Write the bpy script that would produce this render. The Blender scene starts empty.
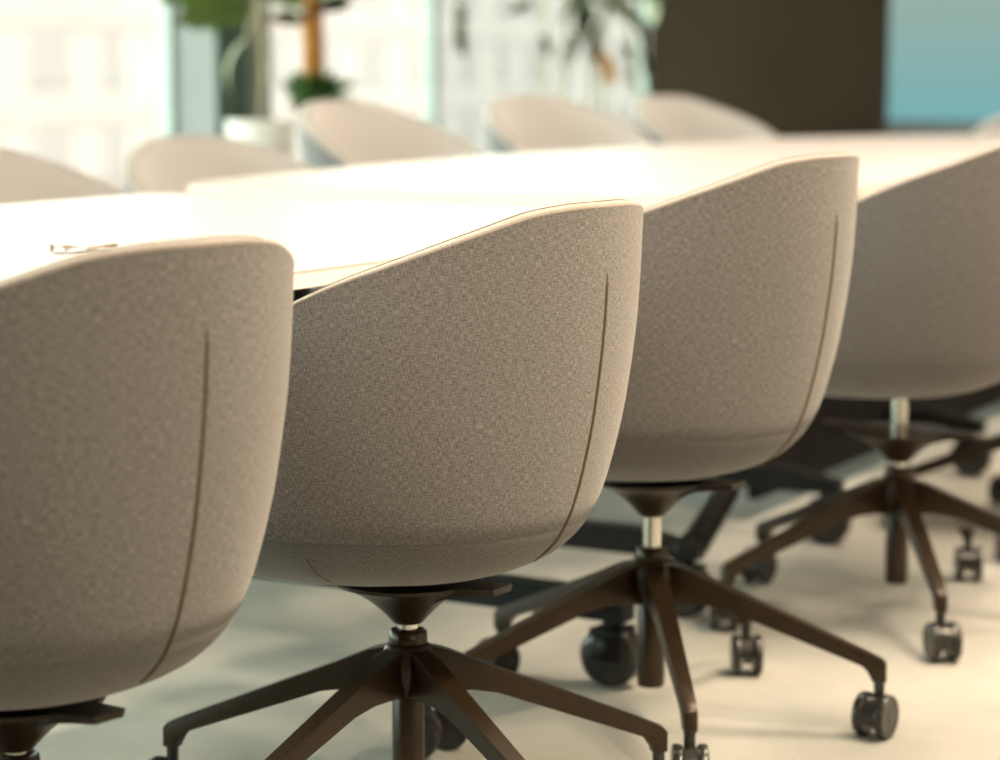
import bpy, bmesh, math, random
import numpy as np
from mathutils import Vector, Matrix

# ------------------------------------------------------------------ camera, world, exposure
scn = bpy.context.scene
COL = scn.collection
CAM_H, F_PX, PITCH = 1.007, 2369.0, math.radians(7.43)
cd = bpy.data.cameras.new('camera')
cd.sensor_width = 36.0
cd.lens = F_PX / 1000.0 * 36.0
cd.dof.use_dof = True
cd.dof.focus_distance = 2.86
cd.dof.aperture_fstop = 2.9
cd.clip_end = 400
cam = bpy.data.objects.new('camera', cd)
COL.objects.link(cam)
cam.location = (0, 0, CAM_H)
cam.rotation_euler = (math.radians(90) - PITCH, 0, 0)
scn.camera = cam

W = bpy.data.worlds.new('world')
scn.world = W
W.use_nodes = True
bg = W.node_tree.nodes['Background']
bg.inputs[0].default_value = (0.84, 0.98, 0.95, 1)
bg.inputs[1].default_value = 9.2

sd = bpy.data.lights.new('sun', 'SUN')
sd.energy = 3.0
sd.color = (1.0, 0.93, 0.80)
sd.angle = math.radians(1.0)
sun = bpy.data.objects.new('sun', sd)
COL.objects.link(sun)
sun.rotation_euler = (math.radians(48), 0, math.radians(20))   # from behind the camera: reaches the street, not the room

vs = scn.view_settings
vs.view_transform = 'Standard'
vs.look = 'None'
vs.gamma = 1.0
vs.use_curve_mapping = False
vs.exposure = 0.0
FILL_TABLE = 24.0
LAMP_WARM = 49.0
FILL_WALL = 27.0
FILL_TRACK = 155.0

# ------------------------------------------------------------------ frames and helpers
PHI = math.radians(61.0)
DV = Vector((math.cos(PHI), math.sin(PHI), 0))       # along the table, away from the camera
NV = Vector((-math.sin(PHI), math.cos(PHI), 0))      # across the table, towards the windows


def rw(d, n, z=0.0):
    return DV * d + NV * n + Vector((0, 0, z))


def unproj(px, py, z):
    """point at height z that shows at pixel (px, py)"""
    u = (px - 500.0) / F_PX
    v = (380.0 - py) / F_PX
    c, s = math.cos(PITCH), math.sin(PITCH)
    dy, dz = c + v * s, -s + v * c
    t = (z - CAM_H) / dz
    return Vector((u * t, dy * t, z))


def ray_n(px, n, z=0.0):
    """point on the vertical plane at offset n across the room, in the direction of pixel column px"""
    k = (px - 500.0) / F_PX
    y = n / (NV.x * k + NV.y)
    return Vector((k * y, y, z))


def dn(p):
    return p.x * DV.x + p.y * DV.y, p.x * NV.x + p.y * NV.y


def smooth(a, b, x):
    t = min(1.0, max(0.0, (x - a) / (b - a)))
    return t * t * (3 - 2 * t)


def link(name, bm, mat, parent=None, shade=True, loc=None, rotz=0.0):
    me = bpy.data.meshes.new(name)
    bmesh.ops.recalc_face_normals(bm, faces=bm.faces[:])
    bm.to_mesh(me)
    bm.free()
    if shade:
        for p in me.polygons:
            p.use_smooth = True
    if mat:
        me.materials.append(mat)
    o = bpy.data.objects.new(name, me)
    COL.objects.link(o)
    if parent:
        o.parent = parent
    if loc is not None:
        o.location = loc
    o.rotation_euler.z = rotz
    return o


def sharp(o, deg=35):
    """mark edges sharper than deg so that smooth shading keeps crisp edges"""
    me = o.data
    bm = bmesh.new()
    bm.from_mesh(me)
    for e in bm.edges:
        if len(e.link_faces) == 2:
            e.smooth = e.calc_face_angle(0) < math.radians(deg)
    bm.to_mesh(me)
    bm.free()
    return o


def empty(name, loc=(0, 0, 0), rotz=0.0):
    o = bpy.data.objects.new(name, None)
    o.empty_display_size = 0.1
    COL.objects.link(o)
    o.location = loc
    o.rotation_euler.z = rotz
    return o


def tag(o, label=None, cat=None, group=None, kind=None):
    if label:
        o['label'] = label
    if cat:
        o['category'] = cat
    if group:
        o['group'] = group
    if kind:
        o['kind'] = kind
    return o


def box(bm, lo, hi, bevel=0.0, segs=2):
    r = bmesh.ops.create_cube(bm, size=1.0)
    vsx = r['verts']
    for v in vsx:
        v.co = Vector([lo[i] + (v.co[i] + 0.5) * (hi[i] - lo[i]) for i in range(3)])
    if bevel > 0:
        es = {e for v in vsx for e in v.link_edges}
        bmesh.ops.bevel(bm, geom=list(es), offset=bevel, segments=segs, profile=0.5, affect='EDGES')
    return bm


def lathe(bm, prof, seg=32, axis='z', off=(0, 0, 0), close=True):
    """prof: list of (r, h); revolved round the axis"""
    rings = []
    for r, h in prof:
        ring = []
        for i in range(seg):
            a = 2 * math.pi * i / seg
            c, s = r * math.cos(a), r * math.sin(a)
            p = {'z': (c, s, h), 'y': (c, h, s), 'x': (h, c, s)}[axis]
            ring.append(bm.verts.new((p[0] + off[0], p[1] + off[1], p[2] + off[2])))
        rings.append(ring)
    for a, b in zip(rings[:-1], rings[1:]):
        for i in range(seg):
            j = (i + 1) % seg
            bm.faces.new((a[i], a[j], b[j], b[i]))
    if close:
        for ring in (rings[0], rings[-1]):
            bm.faces.new(ring)
    return bm


def tube(bm, pts, rad, seg=8, cap=True):
    pts = [Vector(p) for p in pts]
    rads = rad if isinstance(rad, (list, tuple)) else [rad] * len(pts)
    rings = []
    ref = Vector((0, 0, 1))
    for i, p in enumerate(pts):
        t = (pts[min(i + 1, len(pts) - 1)] - pts[max(i - 1, 0)]).normalized()
        if abs(t.dot(ref)) > 0.95:
            ref = Vector((1, 0, 0)) if abs(t.x) < 0.9 else Vector((0, 1, 0))
        a = t.cross(ref).normalized()
        b = t.cross(a).normalized()
        rings.append([bm.verts.new(p + (a * math.cos(2 * math.pi * k / seg) + b * math.sin(2 * math.pi * k / seg)) * rads[i])
                      for k in range(seg)])
    for r0, r1 in zip(rings[:-1], rings[1:]):
        for k in range(seg):
            j = (k + 1) % seg
            bm.faces.new((r0[k], r0[j], r1[j], r1[k]))
    if cap:
        bm.faces.new(rings[0])
        bm.faces.new(rings[-1])
    return bm


def prism(bm, outline, z0, z1, bevel=0.0, segs=2):
    """outline: list of (x, y); a slab between z0 and z1"""
    lo = [bm.verts.new((x, y, z0)) for x, y in outline]
    hi = [bm.verts.new((x, y, z1)) for x, y in outline]
    n = len(lo)
    fs = [bm.faces.new(lo), bm.faces.new(hi)]
    for i in range(n):
        j = (i + 1) % n
        fs.append(bm.faces.new((lo[i], lo[j], hi[j], hi[i])))
    if bevel:
        es = set(fs[0].edges) | set(fs[1].edges)
        bmesh.ops.bevel(bm, geom=list(es), offset=bevel, segments=segs, profile=0.5, affect='EDGES')
    return bm


# ------------------------------------------------------------------ materials
def mat(name, col, rough=0.6, metal=0.0, spec=0.5, **kw):
    m = bpy.data.materials.new(name)
    m.use_nodes = True
    b = m.node_tree.nodes['Principled BSDF']
    b.inputs['Base Color'].default_value = (*col, 1)
    b.inputs['Roughness'].default_value = rough
    b.inputs['Metallic'].default_value = metal
    b.inputs['Specular IOR Level'].default_value = spec
    for k, v in kw.items():
        b.inputs[k].default_value = v
    return m


def nd(m, t, **kw):
    n = m.node_tree.nodes.new(t)
    for k, v in kw.items():
        if k in n.inputs:
            n.inputs[k].default_value = v
        else:
            setattr(n, k, v)
    return n


def lk(m, a, b):
    m.node_tree.links.new(a, b)


def noise_col(m, coord, scale, c0, c1, detail=4, bump=0.0, bscale=None, stretch=(1, 1, 1), p0=0.35, p1=0.65):
    b = m.node_tree.nodes['Principled BSDF']
    tc = nd(m, 'ShaderNodeTexCoord')
    mp = nd(m, 'ShaderNodeMapping')
    mp.inputs['Scale'].default_value = stretch
    lk(m, tc.outputs[coord], mp.inputs['Vector'])
    nz = nd(m, 'ShaderNodeTexNoise')
    nz.inputs['Scale'].default_value = scale
    nz.inputs['Detail'].default_value = detail
    lk(m, mp.outputs[0], nz.inputs['Vector'])
    cr = nd(m, 'ShaderNodeValToRGB')
    cr.color_ramp.elements[0].position = p0
    cr.color_ramp.elements[0].color = (*c0, 1)
    cr.color_ramp.elements[1].position = p1
    cr.color_ramp.elements[1].color = (*c1, 1)
    lk(m, nz.outputs['Fac'], cr.inputs[0])
    lk(m, cr.outputs[0], b.inputs['Base Color'])
    if bump:
        n2 = nd(m, 'ShaderNodeTexNoise')
        n2.inputs['Scale'].default_value = bscale or scale
        n2.inputs['Detail'].default_value = 3
        lk(m, mp.outputs[0], n2.inputs['Vector'])
        bp = nd(m, 'ShaderNodeBump')
        bp.inputs['Strength'].default_value = bump
        bp.inputs['Distance'].default_value = 0.004
        lk(m, n2.outputs['Fac'], bp.inputs['Height'])
        lk(m, bp.outputs[0], b.inputs['Normal'])
    return m


def fabric(name, dark, mid, light, uv=True):
    """woven melange cloth: crossing warp and weft streaks on metric UVs"""
    m = mat(name, mid, 0.92, 0, 0.15)
    b = m.node_tree.nodes['Principled BSDF']
    b.inputs['Diffuse Roughness'].default_value = 1.0
    b.inputs['Sheen Weight'].default_value = 0.2
    b.inputs['Sheen Roughness'].default_value = 0.5
    tc = nd(m, 'ShaderNodeTexCoord')
    outs = []
    for st in ((1050, 130, 1), (120, 1050, 1), (1700, 1700, 1)):
        mp = nd(m, 'ShaderNodeMapping')
        mp.inputs['Scale'].default_value = st
        lk(m, tc.outputs['UV'], mp.inputs['Vector'])
        nz = nd(m, 'ShaderNodeTexNoise')
        nz.inputs['Scale'].default_value = 1.0
        nz.inputs['Detail'].default_value = 2.0
        lk(m, mp.outputs[0], nz.inputs['Vector'])
        outs.append(nz.outputs['Fac'])
    a1 = nd(m, 'ShaderNodeMath', operation='ADD')
    lk(m, outs[0], a1.inputs[0]); lk(m, outs[1], a1.inputs[1])
    a2 = nd(m, 'ShaderNodeMath', operation='MULTIPLY_ADD')
    lk(m, outs[2], a2.inputs[0]); a2.inputs[1].default_value = 0.4; lk(m, a1.outputs[0], a2.inputs[2])
    dv = nd(m, 'ShaderNodeMath', operation='DIVIDE')
    lk(m, a2.outputs[0], dv.inputs[0]); dv.inputs[1].default_value = 2.4
    cr = nd(m, 'ShaderNodeValToRGB')
    cr.color_ramp.elements[0].position = 0.37
    cr.color_ramp.elements[0].color = (*dark, 1)
    cr.color_ramp.elements[1].position = 0.63
    cr.color_ramp.elements[1].color = (*light, 1)
    e = cr.color_ramp.elements.new(0.5)
    e.color = (*mid, 1)
    lk(m, dv.outputs[0], cr.inputs[0])
    lk(m, cr.outputs[0], b.inputs['Base Color'])
    bp = nd(m, 'ShaderNodeBump')
    bp.inputs['Strength'].default_value = 0.2
    bp.inputs['Distance'].default_value = 0.001
    lk(m, dv.outputs[0], bp.inputs['Height'])
    lk(m, bp.outputs[0], b.inputs['Normal'])
    return m


def emit(name, col, strength):
    m = bpy.data.materials.new(name)
    m.use_nodes = True
    nt = m.node_tree
    nt.nodes.remove(nt.nodes['Principled BSDF'])
    e = nt.nodes.new('ShaderNodeEmission')
    e.inputs[0].default_value = (*col, 1)
    e.inputs[1].default_value = strength
    nt.links.new(e.outputs[0], nt.nodes['Material Output'].inputs[0])
    return m


M = {}
M['fabric'] = fabric('taupe_weave', (0.10, 0.094, 0.092), (0.215, 0.203, 0.205), (0.385, 0.365, 0.365))
M['underside'] = fabric('taupe_weave_shaded', (0.09, 0.084, 0.082), (0.188, 0.178, 0.178), (0.34, 0.32, 0.32))  # the shell cloth again, darkened to put the shade below into its colour
M['rim'] = fabric('taupe_weave_edge', (0.36, 0.32, 0.30), (0.47, 0.42, 0.395), (0.58, 0.52, 0.49))  # paler than the shell cloth, partly for light thrown up by the tabletop
M['lining'] = fabric('pale_weave', (0.56, 0.51, 0.49), (0.66, 0.605, 0.58), (0.74, 0.69, 0.665))
M['thread'] = mat('ochre_thread', (0.11, 0.085, 0.04), 0.8)
M['bronze'] = noise_col(mat('dark_bronze_paint', (0.045, 0.034, 0.024), 0.33, 0.20, 0.45), 'Object', 60,
                        (0.022, 0.0120, 0.0045), (0.030, 0.0165, 0.0062))
M['chrome'] = mat('chrome', (0.82, 0.78, 0.72), 0.16, 1.0)
M['black'] = noise_col(mat('black_plastic', (0.02, 0.02, 0.019), 0.22), 'Object', 40, (0.018, 0.018, 0.017), (0.028, 0.026, 0.024))
M['tread'] = mat('wheel_tread', (0.045, 0.040, 0.034), 0.45)
M['black_metal'] = noise_col(mat('black_metal', (0.01, 0.01, 0.01), 0.5, 0.0, 0.2), 'Object', 30, (0.007, 0.0075, 0.0075), (0.011, 0.0115, 0.011))
M['matt_black'] = noise_col(mat('matt_black_panel', (0.012, 0.012, 0.012), 0.9, 0, 0.1), 'Object', 20, (0.010, 0.010, 0.010), (0.014, 0.014, 0.014))
M['table'] = noise_col(mat('cream_laminate', (0.9, 0.84, 0.74), 0.42), 'Object', 3, (0.535, 0.42, 0.39), (0.555, 0.44, 0.41), stretch=(1, 14, 1))
M['table_edge'] = noise_col(mat('cream_edge_band', (0.86, 0.76, 0.62), 0.5), 'Object', 20, (0.90, 0.80, 0.72), (0.92, 0.82, 0.74))
M['carpet'] = noise_col(mat('mottled_carpet', (0.4, 0.38, 0.32), 0.95, 0, 0.1), 'Object', 2.2, (0.32, 0.32, 0.295), (0.50, 0.49, 0.45),
                        detail=9, bump=0.5, bscale=260, p0=0.3, p1=0.7)
M['dark_wall'] = noise_col(mat('dark_brown_wall', (0.04, 0.03, 0.022), 0.95, 0, 0.1), 'Object', 2, (0.018, 0.011, 0.0065), (0.023, 0.0145, 0.0085))
M['plaster'] = noise_col(mat('warm_plaster', (0.7, 0.62, 0.5), 0.9), 'Object', 3, (0.68, 0.58, 0.45), (0.72, 0.62, 0.49))
M['ceiling'] = noise_col(mat('ceiling_white', (0.8, 0.77, 0.7), 0.9), 'Object', 3, (0.78, 0.75, 0.68), (0.82, 0.79, 0.72))
M['pillar'] = noise_col(mat('pale_pillar', (0.62, 0.68, 0.64), 0.8), 'Object', 4, (0.178, 0.174, 0.17), (0.187, 0.183, 0.178))
M['pillar_dark'] = noise_col(mat('pillar_green_backlit', (0.10, 0.15, 0.135), 0.6), 'Object', 4, (0.03, 0.055, 0.04), (0.035, 0.062, 0.046))  # green of the pillar front, darkened because that side is backlit
M['pillar_grey'] = noise_col(mat('pillar_grey_backlit', (0.2, 0.2, 0.18), 0.6), 'Object', 4, (0.11, 0.115, 0.095), (0.13, 0.13, 0.11))
M['frame'] = noise_col(mat('pale_window_frame', (0.6, 0.7, 0.68), 0.5), 'Object', 6, (0.27, 0.30, 0.29), (0.30, 0.33, 0.32))
M['facade'] = noise_col(mat('cream_facade', (0.95, 0.9, 0.82), 0.9), 'Object', 0.3, (0.205, 0.150, 0.144), (0.214, 0.157, 0.150))
M['facade_far'] = noise_col(mat('pale_far_facade', (0.25, 0.2, 0.18), 0.9), 'Object', 0.3, (0.138, 0.110, 0.107), (0.146, 0.116, 0.113))
M['facade_far_glass'] = noise_col(mat('far_window_glass', (0.12, 0.1, 0.1), 0.9, 0, 0.0), 'Object', 0.3, (0.126, 0.104, 0.102), (0.132, 0.108, 0.106))
M['facade_band'] = noise_col(mat('peach_band', (0.95, 0.84, 0.72), 0.9), 'Object', 0.3, (0.205, 0.140, 0.128), (0.211, 0.145, 0.134))
M['facade_glass'] = noise_col(mat('facade_window_glass', (0.62, 0.74, 0.74), 0.9, 0, 0.0), 'Object', 0.6, (0.176, 0.138, 0.134), (0.183, 0.143, 0.139))
M['street'] = noise_col(mat('pale_street', (0.6, 0.6, 0.56), 0.9), 'Object', 0.2, (0.56, 0.58, 0.55), (0.62, 0.63, 0.6))
M['leaf'] = noise_col(mat('green_leaf', (0.12, 0.2, 0.04), 0.45), 'Object', 9, (0.075, 0.115, 0.022), (0.13, 0.18, 0.04))
M['leaf_deep'] = noise_col(mat('deep_green_leaf', (0.04, 0.10, 0.02), 0.45), 'Object', 9, (0.05, 0.11, 0.02), (0.08, 0.16, 0.035))
M['leaf_olive'] = noise_col(mat('olive_leaf', (0.16, 0.17, 0.07), 0.5), 'Object', 9, (0.060, 0.062, 0.024), (0.105, 0.10, 0.042))
M['leaf_pale'] = noise_col(mat('pale_leaf', (0.6, 0.66, 0.5), 0.5), 'Object', 9, (0.70, 0.74, 0.60), (0.78, 0.80, 0.68))
M['leaf_dry'] = noise_col(mat('dry_leaf', (0.5, 0.3, 0.1), 0.6), 'Object', 9, (0.50, 0.28, 0.09), (0.60, 0.36, 0.14))
M['coir'] = noise_col(mat('orange_coir', (0.5, 0.2, 0.05), 0.95), 'Object', 60, (0.20, 0.075, 0.012), (0.34, 0.135, 0.025), bump=0.6, bscale=90)
M['stem'] = noise_col(mat('stem', (0.3, 0.26, 0.14), 0.7), 'Object', 12, (0.28, 0.25, 0.15), (0.38, 0.33, 0.22))
M['pot'] = noise_col(mat('grey_pot', (0.5, 0.5, 0.47), 0.6), 'Object', 6, (0.56, 0.52, 0.49), (0.64, 0.59, 0.56))
M['soil'] = noise_col(mat('soil', (0.05, 0.035, 0.025), 0.95), 'Object', 40, (0.04, 0.03, 0.02), (0.07, 0.05, 0.035))
M['paper'] = noise_col(mat('cream_paper', (0.88, 0.72, 0.5), 0.8), 'Object', 14, (0.46, 0.34, 0.24), (0.54, 0.42, 0.33))
M['diffuser'] = emit('lamp_diffuser', (1.0, 0.90, 0.76), 3.0)
M['lamp_body'] = mat('lamp_body', (0.75, 0.74, 0.7), 0.5)

# screen: teal picture, a little bluer towards its lower edge (what it displays)
ms = bpy.data.materials.new('screen_picture')
ms.use_nodes = True
nt = ms.node_tree
nt.nodes.remove(nt.nodes['Principled BSDF'])
tcs = nt.nodes.new('ShaderNodeTexCoord')
sp = nt.nodes.new('ShaderNodeSeparateXYZ')
nt.links.new(tcs.outputs['Generated'], sp.inputs[0])
crs = nt.nodes.new('ShaderNodeValToRGB')
crs.color_ramp.elements[0].position = 0.0
crs.color_ramp.elements[0].color = (0.20, 0.46, 0.48, 1)
crs.color_ramp.elements[1].position = 0.55
crs.color_ramp.elements[1].color = (0.33, 0.46, 0.40, 1)
nt.links.new(sp.outputs['Z'], crs.inputs[0])
ems = nt.nodes.new('ShaderNodeEmission')
ems.inputs[1].default_value = 0.95
nt.links.new(crs.outputs[0], ems.inputs[0])
nt.links.new(ems.outputs[0], nt.nodes['Material Output'].inputs[0])
M['screen'] = ms

# clear glazing: mostly see-through with a weak mirror
mg = bpy.data.materials.new('window_glass')
mg.use_nodes = True
nt = mg.node_tree
nt.nodes.remove(nt.nodes['Principled BSDF'])
tr = nt.nodes.new('ShaderNodeBsdfTransparent')
tr.inputs[0].default_value = (0.93, 0.96, 0.92, 1)
gl = nt.nodes.new('ShaderNodeBsdfGlossy')
gl.inputs['Roughness'].default_value = 0.02
mx = nt.nodes.new('ShaderNodeMixShader')
mx.inputs[0].default_value = 0.06
nt.links.new(tr.outputs[0], mx.inputs[1])
nt.links.new(gl.outputs[0], mx.inputs[2])
nt.links.new(mx.outputs[0], nt.nodes['Material Output'].inputs[0])
M['glass'] = mg

# ------------------------------------------------------------------ the room
D0, D1, N0, N1, ZC = -3.2, 12.2, -4.2, 5.8, 2.85     # room extents along d, n and the ceiling height


def room_box(name, lo, hi, m, parent=None, bevel=0.0, shade=False):
    """box in room coordinates (d, n, z); the object carries the room's rotation"""
    bm = bmesh.new()
    c = [(lo[i] + hi[i]) / 2 for i in range(3)]
    base = [c[0], c[1], lo[2]]
    box(bm, [lo[i] - base[i] for i in range(3)], [hi[i] - base[i] for i in range(3)], bevel)
    w = rw(base[0], base[1], base[2])
    if parent is None:
        return link(name, bm, m, None, shade, w, PHI)
    # parents of room boxes are unrotated empties/objects handled through matrices
    o = link(name, bm, m, None, shade)
    o.parent = parent
    o.matrix_parent_inverse = Matrix.Identity(4)
    mw = Matrix.Translation(w) @ Matrix.Rotation(PHI, 4, 'Z')
    pm = Matrix.Translation(parent.location) @ Matrix.Rotation(parent.rotation_euler.z, 4, 'Z')
    o.matrix_local = pm.inverted() @ mw
    return o


tag(room_box('floor', (D0, N0, -0.12), (D1, N1, 0.0), M['carpet']), kind='structure')
tag(room_box('ceiling', (D0, N0, ZC), (D1, N1, ZC + 0.15), M['ceiling']), kind='structure')
tag(room_box('wall_end', (D1, N0, 0), (D1 + 0.15, N1, ZC), M['dark_wall']), kind='structure')
tag(room_box('wall_right', (D0, N0 - 0.15, 0), (D1, N0, ZC), M['plaster']), kind='structure')
tag(room_box('wall_back', (D0 - 0.15, N0, 0), (D0, N1, ZC), M['dark_wall']), kind='structure')
# window wall: a low plinth, a head beam, a pillar and the windows between
PD0 = dn(ray_n(178, N1))[0]
PD1 = PD0 + 0.24 + 0.36
tag(room_box('wall_window', (D0, N1, ZC - 0.22), (D1, N1 + 0.25, ZC), M['plaster']), kind='structure')
tag(room_box('trim_1', (D0, N1 + 0.0, 0), (D1, N1 + 0.10, 0.10), M['frame']), kind='structure')
pil = room_box('wall_pillar', (PD0, N1 - 0.20, 0), (PD0 + 0.37, N1 + 0.05, ZC), M['pillar'])
tag(pil, kind='structure')
room_box('backlit_front', (PD0 + 0.0, N1 - 0.206, 0), (PD0 + 0.20, N1 - 0.2, ZC), M['pillar_dark'], pil)  # thin dark sheets: the backlit shade of the pillar front, as colour
room_box('backlit_front', (PD0 + 0.20, N1 - 0.212, 0), (PD0 + 0.37, N1 - 0.2, ZC), M['pillar_grey'], pil)
MD = dn(ray_n(437, N1))[0]
edges = [D0, -1.2, 1.0, 3.2, 5.2, PD0, PD0 + 0.37, MD, D1]
wi = 0
for a, b in zip(edges[:-1], edges[1:]):
    if abs(a - PD0) < 1e-6:
        continue
    wi += 1
    w = room_box('window_%d' % wi, (a + 0.002, N1 + 0.01, 0.10), (b - 0.002, N1 + 0.05, 0.15), M['frame'])
    tag(w, kind='structure')
    room_box('pane', (a + 0.025, N1 + 0.026, 0.15), (b - 0.025, N1 + 0.034, ZC - 0.27), M['glass'], w)
    room_box('frame_post', (a + 0.002, N1 + 0.005, 0.10), (a + 0.025, N1 + 0.055, ZC - 0.22), M['frame'], w)
    room_box('frame_post', (b - 0.025, N1 + 0.005, 0.10), (b - 0.002, N1 + 0.055, ZC - 0.22), M['frame'], w)
    room_box('frame_head', (a + 0.025, N1 + 0.005, ZC - 0.27), (b - 0.025, N1 + 0.055, ZC - 0.22), M['frame'], w)

# ------------------------------------------------------------------ outside: street and the apartment house across it
tag(room_box('ground', (-60, 7.0, -9.2), (140, 120, -9.0), M['street']), kind='structure')


def facade(dc, n0, width, floors, label, seed, wall='facade', band='facade_band', glass='facade_glass'):
    """house across the street; its front faces the room"""
    root = empty('apartment_building', rw(dc, n0, -9.0), PHI)
    bm = bmesh.new()
    box(bm, (-width / 2, 0, 0), (width / 2, 10, floors * 2.9))
    link('wall', bm, M[wall], root, False)
    rnd = random.Random(seed)
    wm = {}
    nwin = int(width / 2.9)
    bm = bmesh.new()
    box(bm, (-0.55, -0.03, 0), (0.55, 0.02, 1.5))
    box(bm, (-0.62, -0.10, -0.08), (0.62, 0.0, 0.0))
    proto = link('window', bm, M[glass], root, False)
    first = True
    for f in range(floors):
        z = 0.9 + f * 2.9
        bm = bmesh.new()
        box(bm, (-width / 2, -0.12, f * 2.9 - 0.25), (width / 2, 0.0, f * 2.9 + 0.15))
        link('floor_band', bm, M[band], root, False)
        for i in range(nwin):
            x = -width / 2 + (i + 0.5) * width / nwin
            if first:
                o = proto
                first = False
            else:
                o = proto.copy()
                COL.objects.link(o)
            o.location = (x, 0, z)
            if (i + seed) % 3 == 0:
                o.scale = (1.7, 1, 1)
    tag(root, label, 'building')


facade(54, 46, 48, 6, 'cream apartment house across the street outside the left window', 1)
facade(110, 50, 60, 6, 'pale apartment house farther along the street behind the plants', 2, 'facade_far', 'facade_far', 'facade_far_glass')

# ------------------------------------------------------------------ end wall screen
pe = unproj(886, 120, 0.74)
k = (886 - 500.0) / F_PX
ye = (D1 - 0.06) / (DV.x * k + DV.y)
scr_n = dn(Vector((k * ye, ye, 0)))[1]
v = (380.0 - 120) / F_PX
zc = CAM_H + ye * (-math.tan(PITCH) + v) / (1 + v * math.tan(PITCH))
tv = empty('wall_screen', rw(D1 - 0.03, scr_n - 1.05, zc), PHI)
tag(tv, 'large teal-lit display screen in a black frame on the dark end wall', 'screen')
room_box('picture', (D1 - 0.062, scr_n - 2.1, zc), (D1 - 0.056, scr_n, zc + 1.2), M['screen'], tv)
room_box('bezel', (D1 - 0.056, scr_n - 2.13, zc - 0.075), (D1 - 0.002, scr_n + 0.012, zc + 1.23), M['black'], tv)

# ------------------------------------------------------------------ unseen ceiling lamps
def unseen_ceiling_lamp(d, n, ld, ln, watts, col, label, tilt=0.0, spread=180):
    root = empty('unseen_ceiling_lamp', rw(d, n, ZC), PHI)
    bm = bmesh.new()
    box(bm, (-ld / 2, -ln / 2, -0.06), (ld / 2, ln / 2, 0.0), 0.008)
    link('housing', bm, M['lamp_body'], root, False)
    bm = bmesh.new()
    box(bm, (-ld / 2 + 0.02, -ln / 2 + 0.02, -0.066), (ld / 2 - 0.02, ln / 2 - 0.02, -0.058))
    link('diffuser', bm, M['diffuser'], root, False)
    la = bpy.data.lights.new('lamp_light', 'AREA')
    la.shape = 'RECTANGLE'
    la.size, la.size_y = ld, ln
    la.energy = watts
    la.color = col
    lo = bpy.data.objects.new('lamp_light', la)
    COL.objects.link(lo)
    lo.parent = root
    lo.location = (0, 0, -0.075 - 0.5 * ln * math.sin(tilt))
    lo.rotation_euler.x = -tilt
    la.spread = math.radians(spread)
    tag(root, label, 'ceiling lamp', 'unseen ceiling lamps')


ORD = ('first', 'second', 'third', 'fourth', 'last')
for i, d in enumerate((-1.0, 1.5, 4.0, 6.5, 9.0)):
    unseen_ceiling_lamp(d, N0 + 1.1, 1.2, 0.25, FILL_WALL, (1.0, 0.82, 0.60), 'unseen warm fill lamp added along the plain side wall, %s counted towards the screen' % ORD[i], math.radians(50), 110)  # unseen lamps added as fill: the washed wall lights the chairs
for i, d in enumerate((1.2, 3.2, 5.2, 7.2, 9.2)):
    unseen_ceiling_lamp(d, 2.65, 1.3, 0.35, FILL_TABLE, (1.0, 0.92, 0.80), 'long unseen ceiling lamp added over the table, %s counted towards the screen' % ORD[i])  # unseen lamps added to brighten the tabletop
for d, n, wh in ((4.1, 0.6, 'nearer the camera'), (6.2, 0.9, 'nearer the screen')):
    unseen_ceiling_lamp(d, n, 0.8, 0.8, LAMP_WARM, (1.0, 0.78, 0.57), 'unseen square warm ceiling lamp over the aisle, the one ' + wh, 0.0, 120)

def added_track_lamp(pos, aim, watts, label):  # unseen spot, added to give a near chair its warm light
    root = empty('added_track_lamp', (pos[0], pos[1], ZC))
    bm = bmesh.new()
    box(bm, (-0.09, -0.02, -0.03), (0.09, 0.02, 0.0), 0.004)
    link('track_adapter', bm, M['lamp_body'], root, False)
    bm = bmesh.new()
    tube(bm, [(0, 0, -0.02), (0, 0, -0.10)], 0.008, 10)
    link('stem', bm, M['lamp_body'], root)
    q = (Vector(aim) - Vector((pos[0], pos[1], ZC - 0.15))).to_track_quat('-Z', 'Y')
    bm = bmesh.new()
    lathe(bm, [(0.03, 0.09), (0.07, 0.08), (0.085, 0.0), (0.085, -0.07), (0.08, -0.07), (0.078, -0.02), (0.01, -0.02)], 28)
    h = sharp(link('lamp_head', bm, M['lamp_body'], root))
    h.location = (0, 0, -0.15)
    h.rotation_mode = 'QUATERNION'
    h.rotation_quaternion = q
    la = bpy.data.lights.new('lamp_light', 'SPOT')
    la.energy = watts
    la.color = (1.0, 0.79, 0.55)
    la.spot_size = math.radians(54)
    la.spot_blend = 1.0
    la.shadow_soft_size = 0.07
    lo = bpy.data.objects.new('lamp_light', la)
    COL.objects.link(lo)
    lo.parent = root
    lo.location = Vector((0, 0, -0.15)) + q @ Vector((0, 0, -0.16))
    lo.rotation_mode = 'QUATERNION'
    lo.rotation_quaternion = q
    tag(root, label, 'track lamp', 'added track lamps')


for bx, by, fac, wh in ((-0.52, 2.48, 0.95, 'leftmost'), (-0.12, 3.055, 1.42, 'second'), (0.234, 3.595, 0.76, 'third'), (0.741, 4.347, 0.42, 'rightmost')):
    pos, aim = (bx + 1.40, by - 1.20), (bx + 0.02, by - 0.06, 0.54)
    added_track_lamp(pos, aim, FILL_TRACK * fac, 'unseen white track lamp, added and aimed at the %s chair of the near row' % wh)

# ------------------------------------------------------------------ tables
TH = 0.74
near_n = [dn(unproj(x, y, TH))[1] for x, y in ((296, 272), (335, 266))]
NE = sum(near_n) / 2
FE1 = sum(dn(unproj(x, y, TH))[1] for x, y in ((0, 205), (186, 192))) / 2
TH3 = 0.764          # the far table stands a little higher: its edge steps up where it starts
seam_d = dn(unproj(187, 183, TH3))[0]


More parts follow.
